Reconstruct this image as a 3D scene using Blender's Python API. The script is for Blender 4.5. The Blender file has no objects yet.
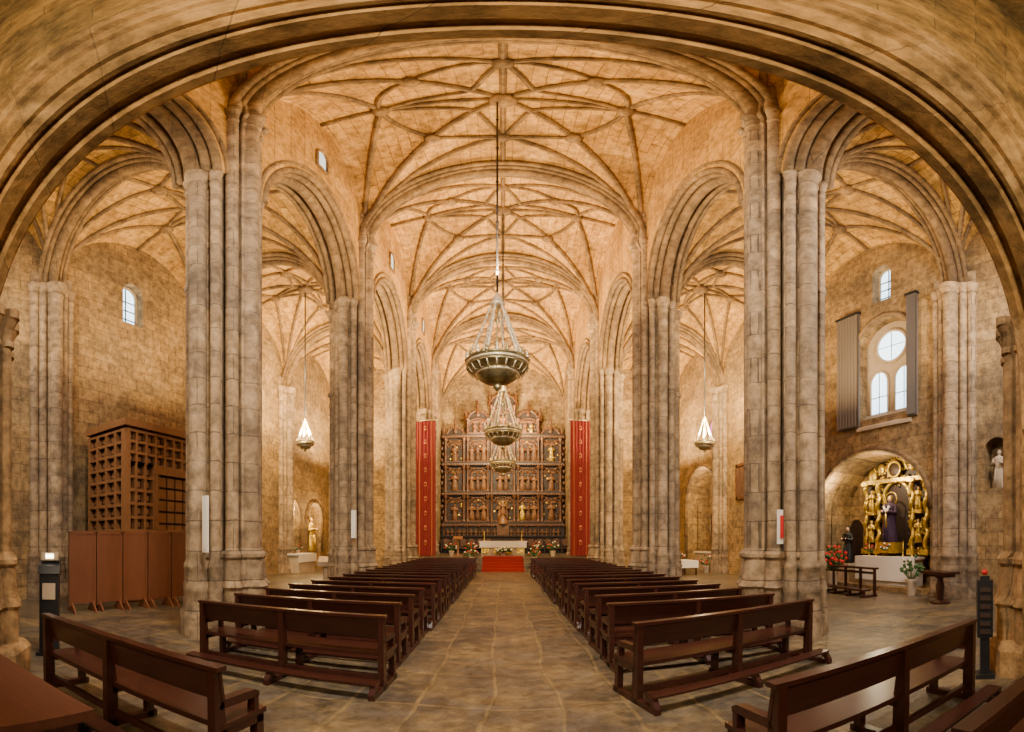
import bpy, math, random
from mathutils import Vector, Matrix
random.seed(7)
pi=math.pi
# ------------------------------------------------------------------ materials
def newmat(name):
    m=bpy.data.materials.new(name); m.use_nodes=True
    nt=m.node_tree; nt.nodes.clear()
    out=nt.nodes.new('ShaderNodeOutputMaterial'); b=nt.nodes.new('ShaderNodeBsdfPrincipled')
    nt.links.new(b.outputs[0],out.inputs[0])
    return m,nt,b
def node(nt,t,**k):
    n=nt.nodes.new(t)
    for a,v in k.items(): setattr(n,a,v)
    return n
def mixc(nt,fac,a,b,mode='MIX'):
    m=nt.nodes.new('ShaderNodeMix'); m.data_type='RGBA'; m.blend_type=mode
    for sock,val in ((m.inputs['Factor'],fac),(m.inputs[6],a),(m.inputs[7],b)):
        if hasattr(val,'links') : nt.links.new(val,sock)
        elif isinstance(val,(int,float)): sock.default_value=val
        else: sock.default_value=(*val,1) if len(val)==3 else val
    return m.outputs[2]
def stone(name,c1,c2,joint,bw=0.8,bh=0.4,mode='wall',mort=0.012,rough=0.85,stain=(0.2,0.16,0.12),stain_amt=0.5,bump=0.35,grad=None,wob=None,nscale=.45,spec=.3,lo=.5,wsc=1.3,pale=None):
    m,nt,b=newmat(name); L=nt.links.new
    g=node(nt,'ShaderNodeNewGeometry'); sep=node(nt,'ShaderNodeSeparateXYZ'); L(g.outputs['Position'],sep.inputs[0])
    comb=node(nt,'ShaderNodeCombineXYZ')
    if mode=='wall':
        ad=node(nt,'ShaderNodeMath',operation='ADD'); L(sep.outputs[0],ad.inputs[0]); L(sep.outputs[1],ad.inputs[1])
        L(ad.outputs[0],comb.inputs[0]); L(sep.outputs[2],comb.inputs[1])
    else:
        L(sep.outputs[1],comb.inputs[0]); L(sep.outputs[0],comb.inputs[1])
    nz0=node(nt,'ShaderNodeTexNoise'); nz0.inputs['Scale'].default_value=wsc; L(g.outputs['Position'],nz0.inputs['Vector'])
    va=node(nt,'ShaderNodeVectorMath',operation='MULTIPLY_ADD'); L(nz0.outputs['Color'],va.inputs[0])
    if wob is None: wob=.06
    va.inputs[1].default_value=(wob,wob,0); L(comb.outputs[0],va.inputs[2])
    br=node(nt,'ShaderNodeTexBrick'); L(va.outputs[0],br.inputs['Vector'])
    br.inputs['Scale'].default_value=1; br.inputs['Brick Width'].default_value=bw; br.inputs['Row Height'].default_value=bh
    br.inputs['Mortar Size'].default_value=mort; br.inputs['Mortar Smooth'].default_value=0.4
    br.inputs['Color1'].default_value=(*c1,1); br.inputs['Color2'].default_value=(*c2,1)
    br.inputs['Mortar'].default_value=(*joint,1); br.inputs['Bias'].default_value=0.0
    if mode=='floor': br.squash=1.5; br.squash_frequency=3; br.offset=.37; br.offset_frequency=3
    nz=node(nt,'ShaderNodeTexNoise'); nz.inputs['Scale'].default_value=nscale; nz.inputs['Detail'].default_value=9; nz.inputs['Roughness'].default_value=.72; L(g.outputs['Position'],nz.inputs['Vector'])
    rp=node(nt,'ShaderNodeValToRGB'); rp.color_ramp.elements[0].position=.44; rp.color_ramp.elements[1].position=.62; L(nz.outputs[0],rp.inputs[0])
    mm=node(nt,'ShaderNodeMath',operation='MULTIPLY'); L(rp.outputs[0],mm.inputs[0]); mm.inputs[1].default_value=stain_amt
    c=mixc(nt,mm.outputs[0],br.outputs['Color'],stain)
    if pale:
        nq=node(nt,'ShaderNodeTexNoise'); nq.noise_dimensions='4D'; nq.inputs['Scale'].default_value=nscale*2.3; nq.inputs['Detail'].default_value=6; nq.inputs['W'].default_value=3.3; L(g.outputs['Position'],nq.inputs['Vector'])
        rq=node(nt,'ShaderNodeValToRGB'); rq.color_ramp.elements[0].position=.52; rq.color_ramp.elements[1].position=.7; L(nq.outputs[0],rq.inputs[0])
        mq=node(nt,'ShaderNodeMath',operation='MULTIPLY'); L(rq.outputs[0],mq.inputs[0]); mq.inputs[1].default_value=.7
        c=mixc(nt,mq.outputs[0],c,pale)
    nf=node(nt,'ShaderNodeTexNoise'); nf.inputs['Scale'].default_value=4.2; nf.inputs['Detail'].default_value=8; nf.inputs['Roughness'].default_value=.7; L(g.outputs['Position'],nf.inputs['Vector'])
    rf=node(nt,'ShaderNodeValToRGB'); rf.color_ramp.elements[0].position=.36; rf.color_ramp.elements[0].color=(lo,lo*.96,lo*.91,1); rf.color_ramp.elements[1].position=.6; rf.color_ramp.elements[1].color=(1.15,1.13,1.1,1); L(nf.outputs[0],rf.inputs[0])
    c=mixc(nt,1.0,c,rf.outputs[0],'MULTIPLY')
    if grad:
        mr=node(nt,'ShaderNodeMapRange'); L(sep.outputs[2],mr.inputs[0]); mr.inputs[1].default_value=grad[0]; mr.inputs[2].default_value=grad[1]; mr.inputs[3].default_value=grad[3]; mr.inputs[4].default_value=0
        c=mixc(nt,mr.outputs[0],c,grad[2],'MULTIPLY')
    L(c,b.inputs['Base Color']); b.inputs['Roughness'].default_value=rough; b.inputs['Specular IOR Level'].default_value=spec
    bm=node(nt,'ShaderNodeBump'); bm.inputs['Strength'].default_value=bump; bm.inputs['Distance'].default_value=.06
    ma=node(nt,'ShaderNodeMath',operation='MULTIPLY_ADD'); L(br.outputs['Fac'],ma.inputs[0]); ma.inputs[1].default_value=-.7; L(nf.outputs[0],ma.inputs[2])
    L(ma.outputs[0],bm.inputs['Height']); L(bm.outputs[0],b.inputs['Normal'])
    return m
def plain(name,col,rough=.5,metal=0,var=.25,scale=8,bump=0,emit=None,es=0,stretch=None):
    m,nt,b=newmat(name); L=nt.links.new
    tc=node(nt,'ShaderNodeTexCoord'); nz=node(nt,'ShaderNodeTexNoise'); nz.inputs['Scale'].default_value=scale; nz.inputs['Detail'].default_value=5
    if stretch:
        mp=node(nt,'ShaderNodeMapping'); mp.inputs['Scale'].default_value=stretch; L(tc.outputs['Object'],mp.inputs[0]); L(mp.outputs[0],nz.inputs['Vector'])
    else: L(tc.outputs['Object'],nz.inputs['Vector'])
    c=mixc(nt,nz.outputs[0],tuple(x*(1-var) for x in col),tuple(min(1,x*(1+var)) for x in col))
    L(c,b.inputs['Base Color']); b.inputs['Roughness'].default_value=rough; b.inputs['Metallic'].default_value=metal
    if bump:
        bm=node(nt,'ShaderNodeBump'); bm.inputs['Strength'].default_value=bump; bm.inputs['Distance'].default_value=.05; L(nz.outputs[0],bm.inputs['Height']); L(bm.outputs[0],b.inputs['Normal'])
    if emit: b.inputs['Emission Color'].default_value=(*emit,1); b.inputs['Emission Strength'].default_value=es
    return m
M_wall=stone('stone_wall',(.38,.235,.088),(.23,.145,.062),(.12,.08,.038),.85,.42,stain=(.13,.09,.05),stain_amt=.8,bump=.5,pale=(.40,.27,.125))
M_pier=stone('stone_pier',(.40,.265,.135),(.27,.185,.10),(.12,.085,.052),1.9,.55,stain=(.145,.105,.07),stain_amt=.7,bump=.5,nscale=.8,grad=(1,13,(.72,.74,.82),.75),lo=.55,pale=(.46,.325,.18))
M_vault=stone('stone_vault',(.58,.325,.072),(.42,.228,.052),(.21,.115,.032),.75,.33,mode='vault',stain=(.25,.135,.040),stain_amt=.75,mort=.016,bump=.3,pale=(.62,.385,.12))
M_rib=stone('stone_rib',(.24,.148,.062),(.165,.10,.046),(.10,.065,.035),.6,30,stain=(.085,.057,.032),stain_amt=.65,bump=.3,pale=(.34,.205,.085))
M_arch=stone('stone_choir_arch',(.46,.265,.095),(.30,.178,.072),(.19,.12,.055),.9,30,stain=(.13,.082,.036),stain_amt=.8,bump=.5,nscale=.9,pale=(.50,.32,.14),mort=.006)
M_chor=stone('stone_choir_wall',(.40,.23,.068),(.26,.155,.052),(.15,.095,.038),.95,.42,stain=(.10,.07,.03),stain_amt=.8,bump=.4,nscale=.8,pale=(.44,.265,.095),mort=.007)
M_floor=stone('flagstone',(.095,.074,.050),(.052,.044,.035),(.165,.115,.056),1.15,.72,mode='floor',mort=.028,rough=.33,stain=(.235,.160,.070),stain_amt=.72,bump=.35,wob=.30,nscale=1.0,spec=.5,lo=.5,wsc=.8,pale=(.115,.098,.075))
M_pew=plain('dark_walnut',(.036,.010,.006),.28,0,.55,5,stretch=(.6,6,6))
M_table=plain('dark_table_wood',(.085,.024,.010),.6,0,.4,5,stretch=(.6,6,6))
M_wood=plain('oak_coffer',(.20,.085,.028),.5,0,.45,6,stretch=(4,4,.8))
M_woodd=plain('oak_dark',(.025,.010,.005),.6,0,.3,6)
M_ply=plain('brown_panel',(.17,.056,.020),.45,0,.25,3,stretch=(2,2,.5))
M_ret=plain('carved_walnut',(.095,.038,.014),.45,0,.7,6,bump=.9)
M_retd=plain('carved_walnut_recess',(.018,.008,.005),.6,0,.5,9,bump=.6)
M_fig=plain('carved_figure',(.18,.075,.025),.45,0,.5,7,bump=.3)
M_gold=plain('gilding',(.90,.46,.075),.34,.78,.65,9,bump=.9)
M_red=plain('red_damask',(.135,.0025,.003),.8,0,.25,12)
M_redg=plain('gold_embroidery',(.34,.12,.025),.5,.2,.3,12)
M_carpet=plain('red_carpet',(.20,.004,.004),.95,0,.15,30)
M_white=plain('white_linen',(.70,.64,.54),.8,0,.06,10)
M_black=plain('black_metal',(.015,.015,.017),.4,.3,.2,5)
M_brass=plain('aged_brass',(.34,.29,.15),.32,.85,.55,10,bump=.2)
M_chain=plain('silvered_chain',(.66,.55,.36),.35,.5,.3,20)
M_lamp=plain('lamp_glow',(1,.9,.7),.5,emit=(1,.85,.6),es=10)
M_glass=plain('daylit_glass',(.7,.85,.95),.3,emit=(.60,.84,1),es=4.0)
M_slit=plain('clerestory_glass',(.5,.6,.65),.3,emit=(.6,.75,.85),es=1.0)
M_stain=plain('stained_glass',(.4,.1,.5),.3,emit=(.6,.06,.35),es=1.0,var=.6)
M_grey=plain('canvas_shutter',(.13,.10,.075),.85,0,.2,4,stretch=(1,8,.2))
M_leaf=plain('leaf',(.04,.10,.02),.6,0,.4,20)
M_flr=plain('red_petal',(.50,.008,.008),.6)
M_flw=plain('white_petal',(.8,.66,.5),.6)
M_skin=plain('painted_flesh',(.6,.36,.22),.5)
M_velv=plain('dark_velvet',(.03,.010,.035),.8)
M_paint=plain('dark_oil_painting',(.10,.05,.03),.4,0,.8,5)
M_sstone=plain('light_stone',(.40,.30,.19),.8,0,.3,5,bump=.3)
# ------------------------------------------------------------------ mesh builder
class MB:
    def __init__(s): s.v=[];s.f=[];s.m=[];s.s=[]
    def add(s,vs,fs,mat=0,smooth=False):
        o=len(s.v); s.v.extend([tuple(p) for p in vs])
        for f in fs: s.f.append([i+o for i in f]); s.m.append(mat); s.s.append(smooth)
    def box(s,x0,x1,y0,y1,z0,z1,mat=0):
        vs=[(x,y,z) for x in(x0,x1) for y in(y0,y1) for z in(z0,z1)]
        s.add(vs,[(0,1,3,2),(4,6,7,5),(0,4,5,1),(2,3,7,6),(0,2,6,4),(1,5,7,3)],mat)
    def obox(s,c,ax,ay,az,mat=0):
        c=Vector(c);ax=Vector(ax);ay=Vector(ay);az=Vector(az)
        vs=[c+i*ax+j*ay+k*az for i in(-1,1) for j in(-1,1) for k in(-1,1)]
        s.add(vs,[(0,1,3,2),(4,6,7,5),(0,4,5,1),(2,3,7,6),(0,2,6,4),(1,5,7,3)],mat)
    def lathe(s,cx,cy,prof,n=16,mat=0,smooth=True,sx=1,sy=1):
        vs=[];fs=[]
        for r,z in prof:
            for i in range(n):
                a=2*pi*i/n; vs.append((cx+sx*r*math.cos(a),cy+sy*r*math.sin(a),z))
        for k in range(len(prof)-1):
            for i in range(n):
                j=(i+1)%n; fs.append((k*n+i,k*n+j,(k+1)*n+j,(k+1)*n+i))
        s.add(vs,fs,mat,smooth)
        s.add(vs[:n],[tuple(range(n))[::-1]],mat); s.add(vs[-n:],[tuple(range(n))],mat)
    def tube(s,path,r,n=8,mat=0,closed=False,smooth=True):
        P=[Vector(p) for p in path]; N=len(P)
        if N<2: return
        T=[]
        for i in range(N):
            if closed: t=P[(i+1)%N]-P[i-1]
            else: t=P[min(i+1,N-1)]-P[max(i-1,0)]
            T.append(t.normalized() if t.length>1e-9 else Vector((0,0,1)))
        ref=Vector((0,0,1)) if abs(T[0].z)<.9 else Vector((1,0,0))
        u=T[0].cross(ref).normalized(); vs=[];fs=[]
        for i in range(N):
            u=(u-T[i]*u.dot(T[i])); u.normalize(); w=T[i].cross(u)
            rr=r[i] if isinstance(r,(list,tuple)) else r
            for k in range(n):
                a=2*pi*k/n; vs.append(P[i]+u*(rr*math.cos(a))+w*(rr*math.sin(a)))
        for i in range(N if closed else N-1):
            for k in range(n):
                a=i*n+k;b=i*n+(k+1)%n;c=((i+1)%N)*n+(k+1)%n;d=((i+1)%N)*n+k
                fs.append((a,b,c,d))
        if not closed: fs.append(tuple(range(n))[::-1]); fs.append(tuple((N-1)*n+k for k in range(n)))
        s.add(vs,fs,mat,smooth)
    def ball(s,c,r,mat=0,sx=1,sy=1,sz=1,n=10):
        prof=[]
        for i in range(n//2+2):
            a=-pi/2+pi*i/(n//2+1); prof.append((max(.001,r*math.cos(a)),c[2]+sz*r*math.sin(a)))
        s.lathe(c[0],c[1],prof,n,mat,True,sx,sy)
    def prism(s,out,plane,a0,a1,mat=0,cap0=True,cap1=True):
        n=len(out)
        def P(p,a): return (a,p[0],p[1]) if plane=='yz' else ((p[0],a,p[1]) if plane=='xz' else (p[0],p[1],a))
        vs=[P(p,a0) for p in out]+[P(p,a1) for p in out]
        fs=[(i,(i+1)%n,n+(i+1)%n,n+i) for i in range(n)]
        if cap0: fs.append(tuple(range(n))[::-1])
        if cap1: fs.append(tuple(range(n,2*n)))
        s.add(vs,fs,mat)
    def mesh(s,name,mats):
        me=bpy.data.meshes.new(name); me.from_pydata(s.v,[],s.f)
        for m in mats: me.materials.append(m)
        me.polygons.foreach_set('material_index',s.m); me.polygons.foreach_set('use_smooth',s.s); me.update()
        return me
    def obj(s,name,mats,loc=(0,0,0),rz=0,fixn=True,parent=None):
        me=s.mesh(name,mats)
        if fixn: fixm(me)
        o=put(me,name,loc,rz)
        if parent: o.parent=parent
        return o
def fixm(me):
    import bmesh
    bm=bmesh.new(); bm.from_mesh(me); bmesh.ops.recalc_face_normals(bm,faces=bm.faces); bm.to_mesh(me); bm.free()
def put(me,name,loc=(0,0,0),rz=0):
    o=bpy.data.objects.new(name,me); o.location=loc; o.rotation_euler=(0,0,rz)
    bpy.context.scene.collection.objects.link(o); return o
def arch_out(c,hw,z0,zs,rise,n=20,p=2.0,q=.5):
    pts=[(c-hw,z0),(c+hw,z0)]
    for i in range(n+1):
        a=pi*i/n; x=math.cos(a); pts.append((c+hw*x,zs+rise*max(0,1-abs(x)**p)**q))
    return pts
def cut(o,cutters):
    for k,c in enumerate(cutters):
        md=o.modifiers.new('b%d'%k,'BOOLEAN'); md.operation='DIFFERENCE'; md.object=c; md.solver='EXACT'
    bpy.context.view_layer.update()
    dg=bpy.context.evaluated_depsgraph_get(); me=bpy.data.meshes.new_from_object(o.evaluated_get(dg))
    o.modifiers.clear(); o.data=me
    for c in cutters: bpy.data.objects.remove(c)
def cutter(out,plane,a0,a1):
    b=MB(); b.prism(out,plane,a0,a1); return b.obj('cutter',[M_wall])
def statue(b,x,y,z,h,mr,ms,face=(0,-1),mh=None,sx=1.0):
    fx,fy=face; rx,ry=-fy,fx
    pr=[(.17,0),(.19,.03),(.165,.2),(.14,.4),(.125,.55),(.14,.68),(.155,.78),(.12,.825),(.045,.845),(.042,.88)]
    b.lathe(x,y,[(r*h*.95*sx,z+q*h) for r,q in pr],12,mr,True,1 if abs(fx)<.5 else .75,.75 if abs(fx)<.5 else 1)
    b.ball((x,y,z+.925*h),.062*h,ms,.85,.9,1.2)
    hb=mr if mh is None else mh
    b.ball((x-fx*.018*h,y-fy*.018*h,z+.94*h),.066*h,hb,.95,.95,1.15)
    b.ball((x+fx*.056*h,y+fy*.056*h,z+.92*h),.012*h,ms)
    for sgn in(-1,1):
        p=[(x+rx*sgn*.13*h,y+ry*sgn*.13*h,z+.79*h),(x+rx*sgn*.175*h+fx*.02*h,y+ry*sgn*.175*h+fy*.02*h,z+.62*h),(x+rx*sgn*.08*h+fx*.17*h,y+ry*sgn*.08*h+fy*.17*h,z+.66*h)]
        b.tube(p,[.045*h,.05*h,.035*h],7,mr); b.ball(p[2],.03*h,ms)
    for k in range(5):
        a=(k-2)*.35; dx=fx*math.cos(a)-fy*math.sin(a); dy=fy*math.cos(a)+fx*math.sin(a)
        b.tube([(x+dx*.155*h,y+dy*.15*h,z+.03*h),(x+dx*.12*h,y+dy*.11*h,z+.5*h)],.012*h,5,mr)
# ------------------------------------------------------------------ layout
W=5.15; PY=[2.0,7.0,14.4,21.8,29.2]; ZN=14.0; ZA=10.8; XW=11.9
b=MB(); b.box(-13.5,14.2,-6.5,38,-.3,0); b.obj('floor',[M_floor])
def wall_side(sgn):
    b=MB(); x0,x1=sorted((sgn*XW,sgn*(XW+.8))); b.box(x0,x1,-6.5,29.8,0,16)
    o=b.obj('wall_left' if sgn<0 else 'wall_right',[M_wall]); c=[]
    lo,hi=sorted((sgn*(XW-.5),sgn*(XW+1.5)))
    if sgn<0:
        c.append(cutter(arch_out(10.45,.48,10.4,11.9,.5),'yz',lo,hi))
        c.append(cutter(arch_out(22.4,1.0,1.1,3.2,1.0),'yz',-XW-.6,-XW+.5))
        c.append(cutter(arch_out(25.7,1.0,1.1,3.2,1.0),'yz',-XW-.6,-XW+.5))
    else:
        c.append(cutter(arch_out(10.05,.42,11.4,12.8,.45),'yz',lo,hi))
        c.append(cutter(arch_out(9.95,1.25,6.4,9.3,1.25),'yz',lo,hi))
        c.append(cutter(arch_out(10.7,2.75,0,2.9,2.2),'yz',lo,hi))
        c.append(cutter(arch_out(24.2,2.2,0,4.2,2.2),'yz',lo,hi))
        c.append(cutter(arch_out(5.55,.4,3.4,4.6,.4),'yz',lo,XW+.5))
    cut(o,c); return o
wall_side(-1); wall_side(1)
b=MB(); b.box(-12.7,12.7,-7.1,-6.5,0,16); b.obj('wall_back',[M_chor])
b=MB(); b.box(-5.9,5.9,37.4,38,0,20); b.obj('wall_front',[M_wall])
for sgn,nm in((-1,'wall_chancel_left'),(1,'wall_chancel_right')):
    b=MB(); x0,x1=sorted((sgn*5.25,sgn*5.9)); b.box(x0,x1,29.2,37.6,0,20); b.obj(nm,[M_wall])
for sgn,nm in((-1,'wall_aisle_end_left'),(1,'wall_aisle_end_right')):
    b=MB(); x0,x1=sorted((sgn*5.9,sgn*12.7)); b.box(x0,x1,29.5,30.1,0,16); b.obj(nm,[M_wall])
def glass_panel(name,x,c,hw,z0,zs,rise,sgn):
    b=MB(); x0,x1=sorted((x,x+sgn*.05))
    b.prism(arch_out(c,hw,z0,zs,rise),'yz',x0,x1,0)
    for k in range(1,4):
        zz=z0+(zs-z0)*k/3.5; b.box(min(x-sgn*.03,x),max(x-sgn*.03,x),c-hw,c+hw,zz-.02,zz+.02,1)
    b.box(min(x-sgn*.03,x),max(x-sgn*.03,x),c-.02,c+.02,z0,zs+rise*.95,1)
    b.tube([(x-sgn*.05,p[0],p[1]) for p in arch_out(c,hw,z0,zs,rise)],.07,6,2,closed=True)
    b.obj(name,[M_glass,M_black,M_sstone])
glass_panel('window_1',-XW-.45,10.45,.48,10.4,11.9,.5,-1)
glass_panel('window_2',XW+.45,10.05,.42,11.4,12.8,.45,1)
b=MB(); x=XW+.5; wc=9.95
b.prism(arch_out(wc,1.25,6.4,9.3,1.25),'yz',x,x+.15,2)
b.prism([(wc+.66*math.cos(a*pi/12),9.45+.66*math.sin(a*pi/12)) for a in range(24)],'yz',x-.03,x,0)
b.tube([(x-.03,wc+.7*math.cos(a*pi/12),9.45+.7*math.sin(a*pi/12)) for a in range(24)],.07,6,2,closed=True)
for c in(wc-.58,wc+.58):
    ao=arch_out(c,.43,6.6,7.95,.5); b.prism(ao,'yz',x-.03,x,0); b.tube([(x-.03,p[0],p[1]) for p in ao],.06,6,2,closed=True)
    b.box(x-.05,x-.03,c-.43,c+.43,7.35,7.38,1); b.box(x-.05,x-.03,c-.012,c+.012,6.6,8.4,1)
b.box(x-.05,x-.03,wc-.01,wc+.01,8.85,10.05,1); b.box(x-.05,x-.03,wc-.6,wc+.6,9.44,9.46,1)
b.prism([(XW-.08,5.95),(XW-.08,6.05),(XW+.5,6.75),(XW+.5,5.95)],'xz',wc-1.25,wc+1.25,2)
b.obj('window_3',[M_glass,M_black,M_sstone])
b=MB(); b.tube([(XW-.02,p[0],p[1]) for p in arch_out(wc,1.35,6.5,9.3,1.35)[1:]],.09,6); b.tube([(XW-.02,p[0],p[1]) for p in arch_out(10.7,2.85,0,2.9,2.3)[1:]],.12,8)
b.tube([(XW-.02,p[0],p[1]) for p in arch_out(24.2,2.3,0,4.2,2.3)[1:]],.12,8)
b.tube([(-XW+.02,p[0],p[1]) for p in arch_out(22.4,1.1,1.1,3.2,1.1)[1:]],.1,8); b.tube([(-XW+.02,p[0],p[1]) for p in arch_out(25.7,1.1,1.1,3.2,1.1)[1:]],.1,8)
b.obj('trim_1',[M_rib])
for c,wd in((11.62,.55),(8.62,.2)):
    b=MB(); n=14; vs=[];fs=[]
    for i in range(n+1):
        yy=c-wd+2*wd*i/n; xx=XW-.16+(.04 if i%2 else 0); vs+= [(xx,yy,6.2),(xx,yy,11.1)]
    for i in range(n): fs.append((2*i,2*i+1,2*i+3,2*i+2))
    b.add(vs,fs,0); b.box(XW-.2,XW-.02,c-wd-.05,c+wd+.05,11.1,11.18,1); b.box(XW-.1,XW-.02,c-wd,c+wd,6.15,11.1,0)
    b.obj('window_curtain',[M_grey,M_black],fixn=False)
b=MB(); b.prism(arch_out(10.7,2.75,0,2.9,2.2),'yz',XW+.75,XW+1.9,0,cap0=False); b.box(XW,XW+1.9,7.95,13.45,0,.18,0)
b.prism(arch_out(12.95,.42,1.0,2.3,.42),'yz',XW+1.82,XW+1.88,1); b.tube([(XW+1.8,p[0],p[1]) for p in arch_out(12.95,.46,1.0,2.3,.46)],.07,6,0,closed=True)
b.obj('chapel_recess',[M_wall,M_woodd])
b=MB(); b.prism(arch_out(24.2,2.2,0,4.2,2.2),'yz',XW+.75,XW+1.5,0,cap0=False)
for k,(c,z) in enumerate(((23.2,2.2),(25.2,2.2),(24.2,4.1))):
    b.prism(arch_out(c,.5,z,z+1,.5),'yz',XW+1.42,XW+1.49,1); b.tube([(XW+1.4,p[0],p[1]) for p in arch_out(c,.55,z,z+1,.55)],.06,6,0,closed=True)
b.obj('chapel_recess',[M_wall,M_woodd])
# ------------------------------------------------------------------ piers
NPOL=160
def ppoly(core,shafts,N=NPOL):
    out=[]
    for i in range(N):
        t=2*pi*i/N; r=core
        for d,a,q in shafts:
            dl=t-a; s_=d*math.sin(dl)
            if abs(s_)<q and math.cos(dl)>0: r=max(r,d*math.cos(dl)+math.sqrt(q*q-s_*s_))
        out.append((t,r))
    return out
SH=[(.54,k*pi/2,.19) for k in range(4)]+[(.58,k*pi/2+pi/4,.13) for k in range(4)]+[(.565,k*pi/4+pi/8-.02*(1 if k%2 else -1),.055) for k in range(8)]
PP=ppoly(.34,SH); PB=ppoly(.62,[(d*1.12,a,q*1.25) for d,a,q in SH])
OC=[(t,.93/max(abs(math.cos(((t+pi/8)%(pi/4))-pi/8)),.9)) for t,_ in PP]
def stack(b,cx,cy,levels,mat=0):
    N=len(PP); vs=[];fs=[]
    for poly,sc,z in levels:
        for t,r in poly: vs.append((cx+sc*r*math.cos(t),cy+sc*r*math.sin(t),z))
    for k in range(len(levels)-1):
        for i in range(N): j=(i+1)%N; fs.append((k*N+i,k*N+j,(k+1)*N+j,(k+1)*N+i))
    fs.append(tuple(range(N))[::-1]); fs.append(tuple((len(levels)-1)*N+i for i in range(N)))
    b.add(vs,fs,mat)
def col(b,cx,cy,r,z1,mat=0,ring=None):
    pr=[(r*1.6,0),(r*1.6,.42),(r*1.45,.48),(r*1.35,.85),(r*1.5,.9),(r*1.3,.98),(r*1.2,1.25),(r*1.35,1.3),(r*1.35,1.36),(r,1.45)]
    if ring: pr+=[(r,ring-.1),(r*1.25,ring-.05),(r*1.25,ring+.05),(r,ring+.1)]
    pr+=[(r,z1-.55),(r*1.15,z1-.52),(r*1.15,z1-.46),(r*1.0,z1-.43),(r*1.1,z1-.3),(r*1.4,z1-.14),(r*1.5,z1-.12),(r*1.5,z1)]
    b.lathe(cx,cy,pr,20,mat)
def levels(z1): return [(OC,1,0),(OC,1,.36),(OC,.93,.44),(PB,1.03,.46),(PB,1.03,.9),(PB,1.09,.95),(PB,1.0,1.06),(PB,.94,1.45),(PB,1.0,1.5),(PB,1.0,1.56),(PP,1.0,1.66),(PP,1.0,z1-.62),(PP,1.07,z1-.6),(PP,1.07,z1-.52),(PP,1.0,z1-.5),(PP,1.03,z1-.32),(PP,1.16,z1-.16),(PP,1.2,z1-.14),(PP,1.2,z1),(PP,1.0,z1+.02)]
for iy,y in enumerate(PY[1:]):
    for sgn in(-1,1):
        b=MB(); stack(b,sgn*W,y,levels(ZN))
        stack(b,sgn*(W-.1),y,[(PP,.95,ZN),(PP,.8,ZN+1.6),(PP,.5,ZN+2.4)])
        k_=.12 if sgn<0 else .0
        col(b,sgn*(W+.80-k_),y,.22,ZA,ring=7.2); col(b,sgn*(W+.62-k_),y-.4,.09,ZA,ring=7.2); col(b,sgn*(W+.62-k_),y+.4,.1,ZA)
        for sy in((-1,1) if iy<3 else (-1,)):
            col(b,sgn*(W+.06),y+sy*.84,.17,ZA); col(b,sgn*(W+.42-k_),y+sy*.74,.11,ZA,ring=7.2); col(b,sgn*(W-.26),y+sy*.72,.10,ZA)
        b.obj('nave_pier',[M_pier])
for x,y in((-5.55,2.02),(5.8,2.0)):
    b=MB(); stack(b,x,y,[(o,s_*.8,z) for o,s_,z in levels(5.1)]); b.obj('choir_pier',[M_arch])
for sgn in(-1,1):
    for y in PY[1:4]+[28.9]:
        b=MB(); 
        for dx,dy,r in((0,0,.25),(.1,-.38,.13),(.1,.38,.13),(.2,-.64,.15),(.2,.64,.15)):
            col(b,sgn*(XW-.25+dx),y+dy,r,ZA)
        b.box(min(sgn*(XW-.08),sgn*(XW+.1)),max(sgn*(XW-.08),sgn*(XW+.1)),y-.75,y+.75,0,ZA+.6)
        b.obj('engaged_column',[M_pier])
# ------------------------------------------------------------------ arcade walls
def prof_arch(x,p=1.9,q=.55): return max(0,1-min(1,abs(x))**p)**q
arc=[(PY[i],PY[i+1]) for i in range(4)]
for sgn in(-1,1):
    b=MB(); xi,xo=sgn*4.76,sgn*5.8
    for (a,c) in arc:
        mid=(a+c)/2; half=(c-a)/2; hs=half-.84; rise=3.4 if half>3 else 2.6
        ys=[a]+[mid-hs*math.cos(pi*k/40) for k in range(41)]+[c]
        zl=[ZA]+[ZA+rise*prof_arch((yy-mid)/hs) for yy in ys[1:-1]]+[ZA]
        vs=[]
        for yy,zz in zip(ys,zl): vs+=[(xi,yy,zz),(xi,yy,20),(xo,yy,zz),(xo,yy,20)]
        fi=[];fo=[]
        for k in range(len(ys)-1):
            o=4*k; fi+=[(o,o+1,o+5,o+4),(o+2,o+6,o+7,o+3)]; fo+=[(o,o+4,o+6,o+2)]
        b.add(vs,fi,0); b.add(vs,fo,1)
        for xx,dn,r in((xi+sgn*.03,.05,.10),(xi+sgn*.22,-.03,.10),(W*sgn+sgn*.11,-.08,.17),(xo-sgn*.22,-.03,.10),(xo-sgn*.03,.05,.10)):
            b.tube([(xx,mid+(hs+dn)*math.cos(pi*k/40),ZA-.05+(rise+dn+.05)*prof_arch(math.cos(pi*k/40))) for k in range(41)],r,8,1)
        b.tube([(xi-sgn*.02,mid+(hs+.3)*math.cos(pi*k/40),ZA+(rise+.33)*prof_arch(math.cos(pi*k/40))) for k in range(41)],.06,6,1)
        if half>3 and sgn<0:
            b.prism(arch_out(mid,.26,15.3,16.0,.28),'yz',min(xi,xi-sgn*.03),max(xi,xi-sgn*.03),2)
            b.tube([(xi-sgn*.03,p[0],p[1]) for p in arch_out(mid,.31,15.25,16.0,.33)],.06,6,1,closed=True)
    b.obj('wall_arcade_left' if sgn<0 else 'wall_arcade_right',[M_vault,M_rib,M_slit])
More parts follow.
